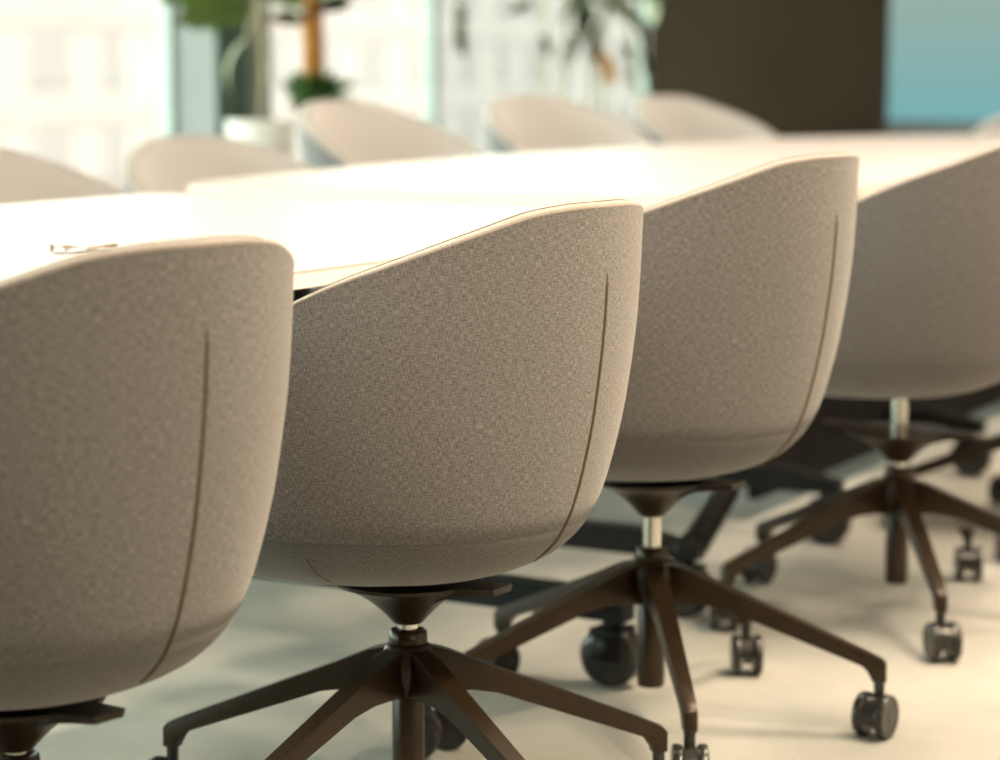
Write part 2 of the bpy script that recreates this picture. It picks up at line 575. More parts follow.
def rounded(poly, r=0.03, k=4):
    out = []
    n = len(poly)
    for i in range(n):
        p0, p1, p2 = Vector(poly[i - 1]), Vector(poly[i]), Vector(poly[(i + 1) % n])
        a, b = (p0 - p1).normalized(), (p2 - p1).normalized()
        s, e = p1 + a * r, p1 + b * r
        for j in range(k + 1):
            t = j / k
            out.append(tuple((s * (1 - t) ** 2 + p1 * 2 * t * (1 - t) + e * t * t)))
    return out


def make_table_caster(parent, x, y):
    bm = bmesh.new()
    lathe(bm, [(0.016, 0.088), (0.016, 0.125)], 16, 'z', (x, y, 0))
    box(bm, (x - 0.030, y - 0.03, 0.085), (x + 0.030, y + 0.03, 0.100), 0.004)
    box(bm, (x - 0.030, y - 0.022, 0.045), (x - 0.026, y + 0.022, 0.09))
    box(bm, (x + 0.026, y - 0.022, 0.045), (x + 0.030, y + 0.022, 0.09))
    c = link('caster', bm, M['black_metal'], parent, True)
    bm = bmesh.new()
    prof = [(0.010, -0.024), (0.040, -0.024), (0.050, -0.019), (0.052, -0.010), (0.052, 0.010), (0.050, 0.019), (0.040, 0.024), (0.010, 0.024)]
    lathe(bm, prof, 36, 'x', (x, y, 0.052))
    link('wheel', bm, M['black'], c, True)


def make_table(label, outline, feet, n_near, n_far, tip=0.03, panel=True, th=TH):
    """outline in (d, n); feet: list of d positions"""
    dc = sum(p[0] for p in outline) / len(outline)
    nc = (n_near + n_far) / 2
    root = empty('conference_table', rw(dc, nc), PHI)
    tag(root, label, 'table', 'conference tables')
    loc = [(p[0] - dc, p[1] - nc) for p in outline]
    bm = bmesh.new()
    prism(bm, loc, th - 0.004, th, 0.0015)
    link('tabletop', bm, M['table'], root, False)
    bm = bmesh.new()
    prism(bm, loc, th - 0.024, th - 0.004)
    link('edge_band', bm, M['table_edge'], root, False)
    for fd in feet:
        x = fd - dc
        y0, y1 = n_near + tip - nc, n_far - 0.06 - nc
        bm = bmesh.new()
        # foot: flat beam that dips to the casters at both ends
        prof = [(y0 - 0.03, 0.112), (y1 + 0.03, 0.112), (y1 + 0.03, 0.140), (y1 - 0.10, 0.162), (y0 + 0.10, 0.162), (y0 - 0.03, 0.140)]
        lo = [bm.verts.new((x - 0.020, a, b)) for a, b in prof]
        hi = [bm.verts.new((x + 0.020, a, b)) for a, b in prof]
        bm.faces.new(lo)
        bm.faces.new(hi)
        for i in range(len(lo)):
            j = (i + 1) % len(lo)
            bm.faces.new((lo[i], lo[j], hi[j], hi[i]))
        link('foot', bm, M['black_metal'], root, False)
        for yy in (y0 + 0.45, y1 - 0.45):
            bm = bmesh.new()
            box(bm, (x - 0.03, yy - 0.04, 0.15), (x + 0.03, yy + 0.04, th - 0.05), 0.008)
            link('leg', bm, M['black_metal'], root, False)
        bm = bmesh.new()
        box(bm, (x - 0.03, y0 + 0.10, th - 0.065), (x + 0.03, y1 - 0.10, th - 0.024), 0.005)
        link('cross_rail', bm, M['black_metal'], root, False)
        for yy in (y0, y1):
            make_table_caster(root, x, yy)
    if panel:
        bm = bmesh.new()
        d_lo, d_hi = min(p[0] for p in outline) + 0.65, max(p[0] for p in outline) - 0.25
        box(bm, (d_lo - dc, 2.05 - nc - 0.012, 0.05), (d_hi - dc, 2.05 - nc + 0.012, th - 0.03), 0.003)
        link('shade_panel', bm, M['matt_black'], root, False)  # added black sheet for the darkness under the far table
    if len(feet) > 1:
        bm = bmesh.new()
        box(bm, (min(feet) - dc, -0.03, th - 0.10), (max(feet) - dc, 0.03, th - 0.06), 0.005)
        link('beam', bm, M['black_metal'], root, False)
    return root


F1, F1N = dn(unproj(605, 689, 0))
F1 += 0.026
F2, F2N = dn(unproj(685, 617, 0))
F3 = dn(unproj(862, 548, 0))[0]
T1S = (F1 + F2) / 2
make_table('cream conference table nearest the camera, beside the two nearest chairs', rounded([(0.5, NE), (T1S - 0.002, NE), (T1S - 0.002, FE1), (0.5, FE1)]),
           [1.0, F1], NE, FE1, F1N - NE, False)
make_table('short cream conference table in the middle of the row of tables', rounded([(T1S + 0.002, NE), (seam_d - 0.002, NE), (seam_d - 0.002, FE1), (T1S + 0.002, FE1)]),
           [F2], NE, FE1, F2N - NE, False)
mid = [o for o in bpy.data.objects if o.type == 'EMPTY' and o.get('category') == 'table'][-1]
bm = bmesh.new()
xb, yb_ = F2 - dn(mid.location)[0], F2N - dn(mid.location)[1]
tube(bm, [(xb - 0.02, yb_, 0.125), (xb + 0.05, yb_, 0.135), (xb + 0.24, yb_ + 0.02, 0.20)], [0.024, 0.028, 0.024], 8)
link('brace', bm, M['black_metal'], mid)
far_px = [(187, 183), (310, 170.5), (480, 156.5), (640, 146), (780, 138), (860, 136), (930, 135.2), (1010, 134.7)]
far = [dn(unproj(x, y, TH3)) for x, y in far_px]
out3 = [(seam_d + 0.002, NE)] + [(far[-1][0] - 0.6, NE), (far[-1][0] - 0.1, NE + 0.5)] + far[::-1]
out3[-1] = (seam_d + 0.002, far[0][1])
make_table('long wide cream conference table reaching to the dark end wall, standing slightly higher', out3, [max(F3, seam_d + 0.09), 5.7, 7.6], NE, far[0][1], 0.03, True, TH3)

# ------------------------------------------------------------------ chairs
NAZ = 96
Z_BOT = 0.350
rim_az = np.array([0, 12, 25, 45, 70, 85, 105, 125, 145, 160, 180.0])
rim_zz = np.array([.848, .8475, .841, .808, .762, .727, .668, .59, .52, .49, .482])
gz = np.array([.350, .354, .365, .380, .393, .410, .424, .447, .470, .517, .587, .716, .834, .90])
g_back = np.array([0.0, .25, .43, .57, .650, .715, .757, .803, .835, .880, .930, .982, 1.0, 1.008])
g_front = np.array([0.0, .38, .62, .76, .83, .88, .905, .930, .945, .965, .98, .99, 1.0, 1.0])


def smooth_interp(x, xs, ys, w):
    t = np.linspace(-1.5, 1.5, 9)
    k = np.exp(-t * t)
    return float(sum(kk * np.interp(abs(x + tt * w) if xs[0] == 0 else x + tt * w, xs, ys) for tt, kk in zip(t, k)) / k.sum())


def rim_z(az):
    a = abs((az + 180) % 360 - 180)
    t = np.linspace(-1.5, 1.5, 9)
    k = np.exp(-t * t)
    s = 0
    for tt, kk in zip(t, k):
        b = abs((a + tt * 5 + 180) % 360 - 180)
        s += kk * np.interp(b, rim_az, rim_zz)
    return float(s / k.sum())


def plan_r(az):
    a = math.radians(az)
    x, y = math.sin(a), -math.cos(a)          # local: back is -y
    if y <= 0:
        return 0.306
    e = 2.0 + 1.2 * smooth(0, 0.6, y)
    return 1.0 / ((abs(x) / 0.306) ** e + (abs(y) / 0.285) ** e) ** (1 / e)


def pchip(xs, ys):
    h = np.diff(xs)
    dl = np.diff(ys) / h
    m = np.zeros(len(xs))
    m[1:-1] = np.where(dl[:-1] * dl[1:] > 0, 2 * dl[:-1] * dl[1:] / (dl[:-1] + dl[1:] + 1e-12), 0)
    m[0], m[-1] = dl[0], dl[-1]

    def f(x):
        i = int(np.clip(np.searchsorted(xs, x) - 1, 0, len(xs) - 2))
        t = (x - xs[i]) / h[i]
        t = min(1.0, max(0.0, t))
        return ((1 + 2 * t) * (1 - t) ** 2 * ys[i] + t * (1 - t) ** 2 * h[i] * m[i]
                + t * t * (3 - 2 * t) * ys[i + 1] + t * t * (t - 1) * h[i] * m[i + 1])
    return f


GB, GF = pchip(gz, g_back), pchip(gz, g_front)


def g_of(z, az):
    a = abs((az + 180) % 360 - 180)
    w = smooth(50, 140, a)
    return float(GB(z) * (1 - w) + GF(z) * w)


def outer(az, z, off=0.0):
    r = plan_r(az) * g_of(z, az) + off
    a = math.radians(az)
    return Vector((r * math.sin(a), -r * math.cos(a), z))


def grid_mesh(bm, rows, closed=True, uvscale=None):
    """rows: list of (list of Vector, list of uv)"""
    uvl = bm.loops.layers.uv.verify()
    vr = [[bm.verts.new(p) for p in r[0]] for r in rows]
    n = len(vr[0])
    for i in range(len(vr) - 1):
        for j in range(n if closed else n - 1):
            jj = (j + 1) % n
            f = bm.faces.new((vr[i][j], vr[i][jj], vr[i + 1][jj], vr[i + 1][j]))
            us = (rows[i][1][j], rows[i][1][j + 1] if jj == 0 else rows[i][1][jj],
                  rows[i + 1][1][j + 1] if jj == 0 else rows[i + 1][1][jj], rows[i + 1][1][j])
            for l, u in zip(f.loops, us):
                l[uvl].uv = u
    return vr


AZ = [360.0 * i / NAZ for i in range(NAZ)]
ZS = 0.440          # where the side panels meet the underside panel


def uvrow(z, scale=0.29):
    return [(math.radians(360.0 * i / NAZ) * scale, z) for i in range(NAZ + 1)]


def uvgrow(zfun):
    return [(math.radians(360.0 * i / NAZ) * 0.29, zfun(360.0 * i / NAZ)) for i in range(NAZ + 1)]


def make_chair():
    root = empty('tub_chair')
    P = {}
    # side wrap (outer shell), from the rim down to the underside panel
    bm = bmesh.new()
    rows = []
    nl = 16
    for i in range(nl + 1):
        t = i / nl
        zf = (lambda az, t=t: (rim_z(az) - 0.004) * (1 - t) + ZS * t if rim_z(az) - 0.004 > ZS else ZS)
        rows.append(([outer(a, zf(a)) for a in AZ], uvgrow(zf)))
    # tuck under the seam
    rows.append(([outer(a, ZS - 0.002, -0.0018) for a in AZ], uvrow(ZS - 0.004)))
    grid_mesh(bm, rows)
    link('outer_shell', bm, M['fabric'], root)
    # underside panel
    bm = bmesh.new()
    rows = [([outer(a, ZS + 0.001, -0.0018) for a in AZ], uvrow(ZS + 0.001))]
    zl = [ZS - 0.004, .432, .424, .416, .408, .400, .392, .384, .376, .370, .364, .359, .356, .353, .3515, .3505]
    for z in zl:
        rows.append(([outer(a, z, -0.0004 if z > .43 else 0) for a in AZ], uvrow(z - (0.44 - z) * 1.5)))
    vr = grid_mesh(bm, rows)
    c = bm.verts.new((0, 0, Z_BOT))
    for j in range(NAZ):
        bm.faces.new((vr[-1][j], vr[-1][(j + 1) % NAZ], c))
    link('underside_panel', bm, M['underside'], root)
    # rim band: rolled top edge 34 mm thick
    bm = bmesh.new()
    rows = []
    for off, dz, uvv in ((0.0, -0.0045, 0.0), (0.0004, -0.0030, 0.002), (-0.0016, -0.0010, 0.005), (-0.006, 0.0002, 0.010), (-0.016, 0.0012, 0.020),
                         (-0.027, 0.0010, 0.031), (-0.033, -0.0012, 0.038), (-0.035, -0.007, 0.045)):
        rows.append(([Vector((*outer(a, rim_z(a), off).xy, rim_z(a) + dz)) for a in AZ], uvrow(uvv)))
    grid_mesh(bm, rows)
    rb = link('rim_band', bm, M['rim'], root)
    for off, dz, rr in ((-0.0165, 0.0010, 0.0013),):
        bm = bmesh.new()
        pts = [Vector((*outer(a, rim_z(a), off).xy, rim_z(a) + dz)) for a in AZ]
        tube(bm, pts + [pts[0]], rr, 5, False)
        link('rim_stitching', bm, M['thread'], rb)
    # inner lining
    bm = bmesh.new()
    rows = []
    for i in range(11):
        t = i / 10
        zf = (lambda az, t=t: (rim_z(az) - 0.006) * (1 - t) + 0.455 * t)
        pts = []
        for a in AZ:
            z = zf(a)
            pts.append(Vector((*outer(a, max(z, 0.445), -0.035 - 0.012 * math.sin(math.pi * min(1, t * 1.3))).xy, z)))
        rows.append((pts, uvgrow(zf)))
    grid_mesh(bm, rows)
    link('inner_lining', bm, M['lining'], root)
    # seat cushion
    bm = bmesh.new()
    rows = []
    for s, z in ((0.98, 0.448), (1.0, 0.462), (0.985, 0.478), (0.94, 0.487), (0.8, 0.490), (0.5, 0.487), (0.2, 0.485), (0.02, 0.485)):
        pts = []
        for a in AZ:
            r = (plan_r(a) * g_of(0.47, a) - 0.040) * s
            pts.append(Vector((r * math.sin(math.radians(a)), -r * math.cos(math.radians(a)), z)))
        rows.append((pts, uvrow(z + s * 0.3)))
    vr = grid_mesh(bm, rows)
    bm.faces.new(vr[-1])
    bm.faces.new(vr[0])
    link('seat_cushion', bm, M['lining'], root)
    # centre back seam and the two short seams of the underside
    bm = bmesh.new()
    zz = np.linspace(0.762, 0.392, 26)
    tube(bm, [outer(0, z, 0.0003) for z in zz], [0.0008] + [0.0024] * 24 + [0.0014], 6)
    link('back_seam', bm, M['thread'], root)
    for az in (-85, 85):
        bm = bmesh.new()
        tube(bm, [outer(az, z, 0.0) for z in np.linspace(0.415, 0.378, 8)], 0.0010, 5)
        link('underside_seam', bm, M['thread'], root)
    # swivel bracket: flared dish with a wing to the back and one to the front
    bm = bmesh.new()
    lathe(bm, [(0.019, 0.287), (0.022, 0.290), (0.030, 0.299), (0.041, 0.310), (0.054, 0.3205), (0.069, 0.3300), (0.085, 0.3375), (0.098, 0.3420),
               (0.099, 0.347), (0.02, 0.349)], 48)
    for sg in (-1, 1):
        secs = []
        for y, zb, zt, w in ((0.04, 0.316, 0.347, 0.020), (0.065, 0.3265, 0.348, 0.026), (0.09, 0.3355, 0.349, 0.029),
                             (0.12, 0.3405, 0.350, 0.027), (0.150, 0.3435, 0.352, 0.023)):
            secs.append([bm.verts.new(q) for q in ((-w, sg * y, zt), (w, sg * y, zt), (w * .85, sg * y, zb), (-w * .85, sg * y, zb))])
        for s0, s1 in zip(secs[:-1], secs[1:]):
            for i in range(4):
                j = (i + 1) % 4
                bm.faces.new((s0[i], s0[j], s1[j], s1[i]))
        bm.faces.new(secs[0])
        bm.faces.new(secs[-1])
    sharp(link('swivel_bracket', bm, M['bronze'], root))
    # gas lift, collar, hub and post
    bm = bmesh.new()
    lathe(bm, [(0.0142, 0.20), (0.0142, 0.345)], 28)
    sharp(link('gas_lift', bm, M['chrome'], root))
    bm = bmesh.new()
    lathe(bm, [(0.017, 0.274), (0.0225, 0.2775), (0.0252, 0.275), (0.0258, 0.262), (0.0245, 0.259), (0.017, 0.259)], 36)
    sharp(link('collar', bm, M['bronze'], root), 50)
    bm = bmesh.new()
    lathe(bm, [(0.018, 0.262), (0.025, 0.2615), (0.032, 0.2535), (0.036, 0.238), (0.035, 0.215), (0.028, 0.195), (0.020, 0.190)], 32)
    link('hub', bm, M['bronze'], root)
    bm = bmesh.new()
    lathe(bm, [(0.0215, 0.20), (0.0215, 0.192), (0.0205, 0.190), (0.0215, 0.188), (0.0215, 0.062), (0.020, 0.058), (0.004, 0.058)], 28)
    sharp(link('post', bm, M['bronze'], root), 50)
    # five legs: side profile swept over a tapering width
    prof = [(0.018, 0.2575), (0.05, 0.2490), (0.10, 0.2270), (0.20, 0.1850), (0.30, 0.1430), (0.345, 0.1240), (0.356, 0.1190), (0.3625, 0.1120),
            (0.3625, 0.084), (0.3415, 0.084), (0.3405, 0.096), (0.336, 0.1035), (0.326, 0.1085), (0.30, 0.1185), (0.20, 0.1560), (0.12, 0.1860),
            (0.085, 0.1960), (0.055, 0.1965), (0.018, 0.1900)]

    def wid(x):
        return float(np.interp(x, [0.0, 0.06, 0.12, 0.30, 0.37], [0.0150, 0.0160, 0.0140, 0.0108, 0.0100]))
    bm = bmesh.new()
    a = [bm.verts.new((x, -wid(x), z)) for x, z in prof]
    b = [bm.verts.new((x, wid(x), z)) for x, z in prof]
    f0, f1 = bm.faces.new(a), bm.faces.new(b)
    for i in range(len(a)):
        j = (i + 1) % len(a)
        bm.faces.new((a[i], a[j], b[j], b[i]))
    bmesh.ops.bevel(bm, geom=list(set(f0.edges) | set(f1.edges)), offset=0.003, segments=2, profile=0.5, affect='EDGES')
    leg = sharp(link('leg', bm, M['bronze'], root), 40)
    legs = [leg]
    # caster: neck, hood and two wheels
    bm = bmesh.new()
    lathe(bm, [(0.0085, 0.050), (0.0085, 0.088)], 16)
    pts = []
    for i in range(13):
        t = math.radians(-20 + 200 * i / 12)
        pts.append((0.030 * math.cos(t), 0.034 + 0.030 * math.sin(t)))
    hood_o = [(x * 1.0, z) for x, z in pts]
    hood_i = [(x * 0.86, 0.034 + (z - 0.034) * 0.86) for x, z in pts][::-1]
    ol = hood_o + hood_i
    a = [bm.verts.new((x + 0.012, -0.0085, z)) for x, z in ol]
    b = [bm.verts.new((x + 0.012, 0.0085, z)) for x, z in ol]
    n = len(ol)
    for i in range(n):
        j = (i + 1) % n
        bm.faces.new((a[i], a[j], b[j], b[i]))
    for i in range(12):
        bm.faces.new((a[i], a[i + 1], a[n - 2 - i], a[n - 1 - i]))
        bm.faces.new((b[i], b[i + 1], b[n - 2 - i], b[n - 1 - i]))
    lathe(bm, [(0.007, -0.026), (0.007, 0.026)], 12, 'y', (0.012, 0, 0.034))
    cst = sharp(link('caster', bm, M['black'], root), 40)
    for sg in (-1, 1):
        bm = bmesh.new()
        y0 = sg * 0.0100
        w = sg * 0.0165
        lathe(bm, [(0.006, y0), (0.030, y0), (0.0335, y0 + w * 0.15), (0.034, y0 + w * 0.35), (0.034, y0 + w * 0.7), (0.0325, y0 + w * 0.88),
                   (0.029, y0 + w * 0.95), (0.027, y0 + w * 0.90), (0.010, y0 + w * 1.0), (0.004, y0 + w * 1.02)], 36, 'y', (0.012, 0, 0.034))
        sharp(link('wheel', bm, M['black'], cst), 35)
    return root


SEAT_PARTS = ('outer_shell', 'underside_panel', 'rim_band', 'inner_lining', 'seat_cushion', 'back_seam', 'underside_seam')


def children(o):
    return [c for c in bpy.data.objects if c.parent == o]


def cp(o, parent=None, kids=True):
    c = o.copy()
    COL.objects.link(c)
    c.parent = parent
    if kids:
        for ch in children(o):
            cp(ch, c)
    return c


proto = make_chair()
proto_parts = children(proto)
made = []


def place_chair(x, y, back_deg, leg0_deg, lift, label, group, riser=0.0, caster_seed=0, turn=None):
    """back_deg: world direction the chair's back points to; leg0_deg: world direction of one leg"""
    first = not made
    root = proto if first else proto.copy()
    if not first:
        COL.objects.link(root)
    made.append(root)
    root.location = (x, y, 0)
    rz = math.radians(back_deg + 90)        # local back is -y
    root.rotation_euler.z = rz
    rnd = random.Random(caster_seed)
    for p in proto_parts:
        base = p.name.split('.')[0]
        o = p if first else None
        if base in ('leg', 'caster'):
            for k in range(5):
                if first and k == 0:
                    continue
                q = cp(p, root, True)
                ang = math.radians(leg0_deg) - rz + k * 2 * math.pi / 5
                q.rotation_euler.z = ang
                if base == 'caster':
                    q.location = (0.352 * math.cos(ang), 0.352 * math.sin(ang), 0)
                    q.rotation_euler.z = math.radians(-90 + (-30, -8, -40, -20, 6)[k] + rnd.uniform(-8, 8)) - rz
                    if turn and k in turn:
                        q.rotation_euler.z = math.radians(turn[k]) - rz
            continue
        o = p if first else cp(p, root, True)
        if base in SEAT_PARTS:
            o.location.z = lift + riser
        elif base == 'swivel_bracket':
            o.location.z = lift
        elif base == 'gas_lift':
            o.location.z = lift
    if riser:
        bm = bmesh.new()
        lathe(bm, [(0.0142, 0.345 + lift), (0.0142, 0.362 + lift + riser)], 24)
        sharp(link('riser_post', bm, M['chrome'], root))
    tag(root, label, 'chair', group)
    return root


NG = 'chairs along the near side of the table'
FG = 'chairs along the window side of the table'


def first_fix():
    # the prototype's own leg and caster become the first of the five
    leg = [p for p in proto_parts if p.name.split('.')[0] == 'leg'][0]
    cst = [p for p in proto_parts if p.name.split('.')[0] == 'caster'][0]
    return leg, cst


# near row: positions and leg angles measured from the photograph (leg angles clockwise from the image right)
BACK = -33.5
CH_B = (-0.1215, 3.055)
CH_C = (0.235, 3.600)
CH_D = (0.741, 4.347)
CH_A = (-0.522, 2.481)
place_chair(*CH_B, BACK, -math.degrees(-0.2767), 0.0, 'taupe tub chair in sharp focus at the middle, second from the left', NG, 0.0, 3, {1: 170})
lg, cs = first_fix()
rz0 = proto.rotation_euler.z
ang0 = 0.2767 - rz0
lg.rotation_euler.z = ang0
cs.location = (0.352 * math.cos(ang0), 0.352 * math.sin(ang0), 0)
cs.rotation_euler.z = math.radians(-100) - rz0
place_chair(*CH_C, BACK, -math.degrees(0.2213), 0.040, 'taupe tub chair right of the sharp one, raised on its chrome lift', NG, 0.0, 8, {3: -10})
place_chair(*CH_D, BACK + 4, -math.degrees(0.2625), 0.0, 'taupe tub chair cut off by the right edge, its seat set high', NG, 0.062, 5)
place_chair(*CH_A, BACK - 5, -50.0, -0.004, 'taupe tub chair cut off by the left edge, nearest the camera', NG, 0.0, 6)
pk = Vector((CH_D[0], CH_D[1], 0)) + Vector((0.53, 0.85, 0)) * 0.92
place_chair(pk.x, pk.y, BACK, -48.0, 0.0, 'mostly hidden tub chair behind the rightmost one, its legs showing beneath', NG, 0.0, 9)

# far row: left silhouette and top edge in the photograph give place and height
far_spec = [(-95, 150, 0.22, 140, 'window-side tub chair cut off by the left edge'),
            (125, 140, 0.23, 127, 'window-side tub chair in front of the pale pillar, lowest of its row'),
            (300, 100, 0.22, 139, 'window-side tub chair in front of the plant with the orange pole'),
            (485, 95, 0.22, 127, 'window-side tub chair below the hanging leaves'),
            (633, 96, 0.23, 130, 'window-side tub chair in front of the dark wall, farthest along the table')]
FD, FN = [p[0] for p in far], [p[1] for p in far]


def far_edge(d):
    return FE1 if d < seam_d - 0.35 else float(np.interp(d, FD, FN))


for xl, yt, nn, bk, lab in far_spec:   # left silhouette px, top px, gap to the table edge, facing
    # centre lies 0.30 m right of the left silhouette
    c = ray_n(xl, FE1 + nn)
    for _ in range(12):
        c = ray_n(xl + 0.306 * F_PX / (c.y + 0.05), far_edge(dn(c)[0]) + nn)
    v = (380.0 - yt) / F_PX
    yb = c.y + 0.22
    ztop = CAM_H + yb * (-math.tan(PITCH) + v) / (1 + v * math.tan(PITCH))
    lift = min(0.11, max(-0.01, ztop - 0.848))
    place_chair(c.x, c.y, bk, 34 + xl * 0.2 + (40 if xl < 0 else 0), lift, lab, FG, 0.0, int(xl) + 200)
# chair at the head of the table
ce = Vector((1046 - 500.0, 0, 0)) * (10.1 / F_PX) + Vector((0, 10.2, 0))
place_chair(ce.x, ce.y, 75, 10, 0.0, 'tub chair at the head of the table under the screen', 'chairs at the head of the table', 0.0, 77)

# ------------------------------------------------------------------ plants by the window
def leaf_mesh(name, L, Wd, curl, lobes=0, seg=9):
    """leaf along +x, midrib folded, tip curling down"""
    bm = bmesh.new()
    rows = []
    for i in range(seg + 1):
        t = i / seg
        w = Wd * math.sin(math.pi * min(1, t * 0.96 + 0.04)) ** 0.75 * (1 - 0.35 * t)
        if lobes and 0.15 < t < 0.95 and i % 2:
            w *= 0.62
        x = L * (math.sin(curl * t) / curl if curl else t)
        z = -L * ((1 - math.cos(curl * t)) / curl) if curl else 0
        rows.append([bm.verts.new((x, s * w / 2, z + abs(s) * w * 0.16)) for s in (-1, -0.5, 0, 0.5, 1)])
    for r0, r1 in zip(rows[:-1], rows[1:]):
        for i in range(4):
            bm.faces.new((r0[i], r0[i + 1], r1[i + 1], r1[i]))
    bmesh.ops.solidify(bm, geom=bm.faces[:], thickness=0.0012)
    me = bpy.data.meshes.new(name)
    bm.to_mesh(me)
    bm.free()
    for p in me.polygons:
        p.use_smooth = True
    return me


LEAF = {}
for nm, L, Wd, cu, lo in (('broad', 0.34, 0.26, 0.9, 1), ('oval', 0.20, 0.10, 0.8, 0), ('strap', 0.34, 0.075, 1.3, 0), ('small', 0.10, 0.05, 0.7, 0)):
    for mt in ('leaf', 'leaf_deep', 'leaf_olive', 'leaf_pale', 'leaf_dry'):
        me = leaf_mesh('leaf_%s_%s' % (nm, mt), L, Wd, cu, lo)
        me.materials.append(M[mt])
        LEAF[nm, mt] = me


def add_leaf(parent, kind, mt, p, az, el, s=1.0, roll=0.0):
    o = bpy.data.objects.new('leaf', LEAF[kind, mt])
    COL.objects.link(o)
    o.parent = parent
    o.location = p
    o.rotation_euler = (roll, -el, az)
    o.scale = (s, s, s)
    return o


def pot(root, r, h, m='pot'):
    bm = bmesh.new()
    lathe(bm, [(r * 0.72, 0.0), (r * 0.76, 0.01), (r * 0.98, h - 0.02), (r, h), (r * 0.93, h), (r * 0.90, h - 0.05), (0.01, h - 0.05)], 36)
    p = sharp(link('pot', bm, M[m], root), 50)
    bm = bmesh.new()
    lathe(bm, [(0.005, h - 0.049), (r * 0.89, h - 0.049), (r * 0.88, h - 0.035), (0.005, h - 0.028)], 24)
    link('soil', bm, M['soil'], p)


def z_at(py, y):
    v = (380.0 - py) / F_PX
    return CAM_H + y * (-math.tan(PITCH) + v) / (1 + v * math.tan(PITCH))


def stemmed(root, pts, r):
    bm = bmesh.new()
    tube(bm, pts, r, 7)
    return link('stem', bm, M['stem'], root)


rnd = random.Random(4)
# 1: climbing plant on an orange coir pole
p1 = ray_n(315, N1 - 0.75)
pl = empty('pole_plant', p1)
tag(pl, 'climbing plant on a thick orange coir pole beside the pillar', 'plant', 'plants by the window')
pot(pl, 0.19, 0.36)
bm = bmesh.new()
tube(bm, [(0, 0, 0.30), (0.003, 0, 0.8), (-0.004, 0, 1.4), (0.0, 0, 2.0)], [0.042, 0.043, 0.041, 0.038], 14)
link('coir_pole', bm, M['coir'], pl)
pm1 = p1.y / F_PX
zb = z_at(100, p1.y)
for i in range(16):
    a = i * 2.4 + 0.3
    add_leaf(pl, 'oval', 'leaf_deep', (0.035 * math.cos(a), 0.035 * math.sin(a), zb - 0.05 + 0.010 * (i % 6)), a, 1.35 - 0.13 * (i % 7), 0.66 + 0.07 * (i % 3), 1.0)
for i in range(10):
    add_leaf(pl, 'oval', 'leaf_deep', (-0.055 + 0.012 * i, -0.045, zb - 0.03 + 0.02 * (i % 3)), -math.pi / 2 + (i - 4.5) * 0.16, 1.45 - 0.10 * (i % 3), 0.60 + 0.06 * (i % 3), 0.1)
for (px, py, az, el, sc, mt) in ((306, 22, 3.3, 0.25, 0.75, 'leaf_olive'), (309, 6, 2.7, 0.35, 0.9, 'leaf'), (322, 10, 0.2, 0.35, 0.8, 'leaf_olive'),
                                 (312, 14, 4.4, 0.3, 0.8, 'leaf_olive'), (318, -6, 5.2, 0.2, 0.9, 'leaf'), (308, -10, 3.0, 0.1, 1.1, 'leaf'), (322, -12, 0.0, 0.1, 1.0, 'leaf_olive')):
    add_leaf(pl, 'oval', mt, ((px - 315) * pm1, -0.03, z_at(py, p1.y)), az, el, sc, 1.2)
for i in range(7):
    a = i * 2.4 + 1
    add_leaf(pl, 'broad', 'leaf', (0.03 * math.cos(a), 0.03 * math.sin(a), 1.62 + 0.07 * i), a, 0.5, 0.8, 0)
# 2: broad-leaved plant in front of the pillar
p2 = ray_n(262, N1 - 0.95)
pl = empty('broad_leaf_plant', p2)
tag(pl, 'tall broad-leaved plant in a grey pot in front of the pillar', 'plant', 'plants by the window')
hp = z_at(120, p2.y)
pot(pl, 0.125, min(0.95, max(0.45, hp)))
zt = z_at(0, p2.y)
pm2 = p2.y / F_PX


def at2(px, py, dy=0.0):
    return Vector(((px - 262) * pm2, dy, z_at(py, p2.y)))


stemmed(pl, [(0, 0, hp - 0.04), (0.012, 0.0, hp + 0.15), tuple(at2(262, -10)), tuple(at2(258, -60))], 0.009)
for (px, py, az, el, sc) in ((252, 12, 3.25, 0.05, 0.85), (250, 0, 2.75, 0.2, 0.95), (264, -40, 0.4, 0.5, 0.8), (258, -60, 1.8, 0.5, 0.9), (262, -75, 4.6, 0.6, 0.8),
                             (262, -85, 5.6, 0.7, 0.8), (272, -16, 0.1, 0.25, 0.45)):
    add_leaf(pl, 'broad', 'leaf', at2(px, py), az, el, sc, 1.15)
stemmed(pl, [tuple(at2(262, -4)), tuple(at2(258, 14)), tuple(at2(250, 34)), tuple(at2(246, 44))], 0.007)
add_leaf(pl, 'strap', 'leaf_pale', at2(247, 40), math.radians(195), -0.75, 0.72, 0.5)
# 3: trailing vine hanging in the right window
p3 = ray_n(457, N1 - 0.25)
hv = empty('hanging_vine', (p3.x, p3.y, ZC))
tag(hv, 'single thin vine hanging alone before the right window', 'plant', 'plants by the window')
zl = z_at(44, p3.y) - ZC
bm = bmesh.new()
tube(bm, [(0, 0, 0), (0.006, 0, zl * 0.5), (-0.003, 0, zl)], 0.006, 6)
link('stem', bm, M['stem'], hv)
bm = bmesh.new()
lathe(bm, [(0.03, -0.05), (0.075, -0.03), (0.09, -0.005), (0.09, 0.0)], 24)
link('hanging_pot', bm, M['pot'], hv)
for i in range(36):
    a = rnd.uniform(-1.2, 1.2)
    add_leaf(hv, 'small', 'leaf_olive', (0, 0, zl + 0.02 + 0.032 * i), a, -0.9, 1.0, 0.9)
# 4: cluster of tall plants at the corner
p4 = ray_n(590, N1 - 0.55)
pl = empty('corner_plant', p4)
tag(pl, 'tall drooping plant with long olive leaves before the dark wall corner', 'plant', 'plants by the window')
pot(pl, 0.22, 0.40)
pxm = p4.y / F_PX      # metres per pixel there


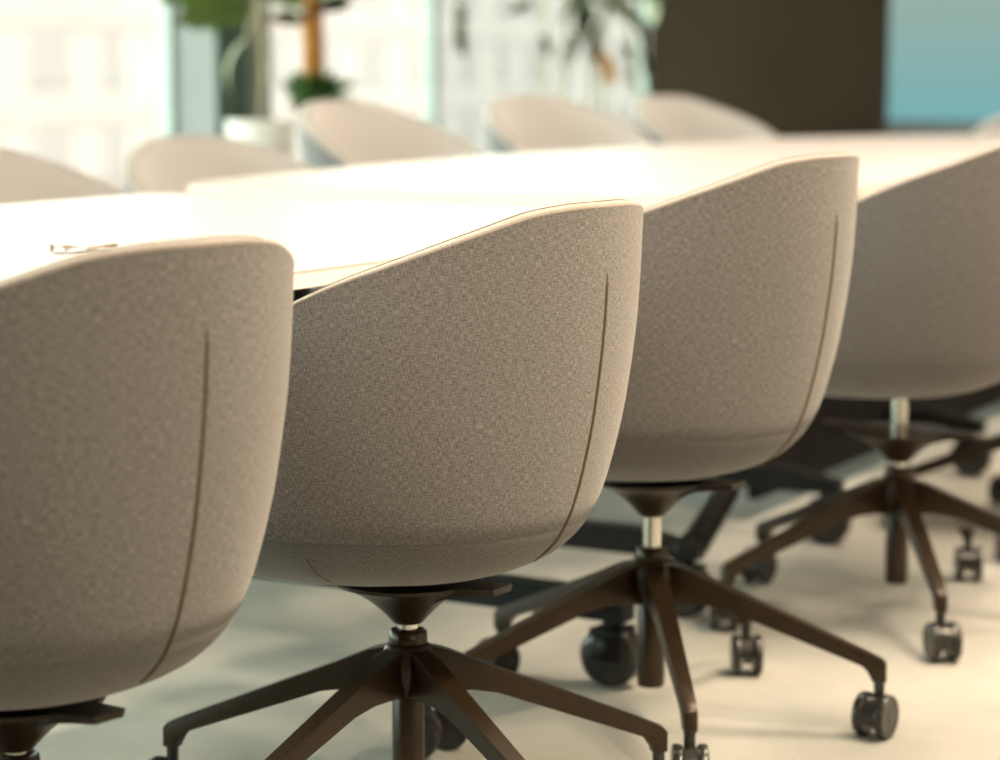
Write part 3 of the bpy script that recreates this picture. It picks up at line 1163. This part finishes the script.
def at4(px, py):
    return Vector(((px - 590) * pxm, 0, z_at(py, p4.y)))


for (x0, y0, x1, y1) in ((541, -60, 545, 110), (566, -60, 562, 110), (583, -70, 590, 110), (600, -60, 602, 110), (612, -40, 640, 110)):
    a, b = at4(x0, y0), at4(x1, y1)
    m_ = (a + b) / 2 + Vector((0.01, rnd.uniform(-0.1, 0.1), 0))
    stemmed(pl, [(b.x * 0.5, 0, 0.36), tuple(b), tuple(m_), tuple(a)], 0.011)
for (px, py, az, el, kd, mt, s) in (
        (610, -2, 0.0, -0.55, 'strap', 'leaf_olive', 1.1), (622, 6, 0.1, -0.75, 'strap', 'leaf_deep', 1.0), (600, 20, 3.3, -1.2, 'strap', 'leaf_olive', 0.9),
        (634, 22, 0.0, -1.0, 'strap', 'leaf_olive', 0.9), (598, 52, -0.3, -1.0, 'oval', 'leaf_dry', 0.95), (570, 34, 0.2, -1.2, 'oval', 'leaf_deep', 0.8),
        (540, 36, 0.4, -1.0, 'oval', 'leaf_olive', 0.7), (532, 4, 2.9, -0.2, 'oval', 'leaf_olive', 0.7), (570, 2, 0.0, -0.5, 'oval', 'leaf_deep', 0.9),
        (580, -8, 0.3, -0.3, 'strap', 'leaf', 1.0), (600, -15, 3.0, -0.4, 'strap', 'leaf', 1.0), (615, -20, 0.0, -0.2, 'broad', 'leaf', 0.9),
        (590, 40, 3.5, -1.3, 'oval', 'leaf_olive', 0.7), (560, 48, 0.8, -1.2, 'oval', 'leaf_olive', 0.6), (575, 14, 0.3, -1.2, 'strap', 'leaf_olive', 0.8), (586, 4, 2.8, -1.25, 'oval', 'leaf_olive', 1.0), (618, 44, 0.1, -0.8, 'oval', 'leaf_olive', 0.9), (606, -4, 0.2, -0.6, 'broad', 'leaf_olive', 0.5),
        (640, 50, 0.0, -1.1, 'strap', 'leaf_olive', 0.8), (625, 72, 0.2, -0.9, 'oval', 'leaf_olive', 0.8), (645, -6, 0.2, -1.2, 'oval', 'leaf_pale', 0.9)):
    add_leaf(pl, kd, mt, at4(px, py) + Vector((0, rnd.uniform(-0.06, 0.06), 0)), az, el, s, rnd.uniform(-0.4, 0.4) + 1.0)

# ------------------------------------------------------------------ small things on the table
pp = unproj(84, 252, TH)
bm = bmesh.new()
rr = random.Random(2)
nx, ny = 9, 5
vsg = []
for i in range(nx):
    row = []
    for j in range(ny):
        x = (i / (nx - 1) - 0.5) * 0.10
        y = (j / (ny - 1) - 0.5) * 0.06
        z = 0.0015 + 0.010 * abs(math.sin(i * 1.25 + 0.4 * j)) * (0.4 + 0.6 * rr.random())
        row.append(bm.verts.new((x, y, z)))
    vsg.append(row)
for i in range(nx - 1):
    for j in range(ny - 1):
        bm.faces.new((vsg[i][j], vsg[i + 1][j], vsg[i + 1][j + 1], vsg[i][j + 1]))
bmesh.ops.solidify(bm, geom=bm.faces[:], thickness=0.0008)
np_ = link('paper_napkin', bm, M['paper'], None, True, (pp.x, pp.y, TH + 0.001), 0.2)
tag(np_, 'small crumpled tan paper lying on the table behind the leftmost chair', 'paper')
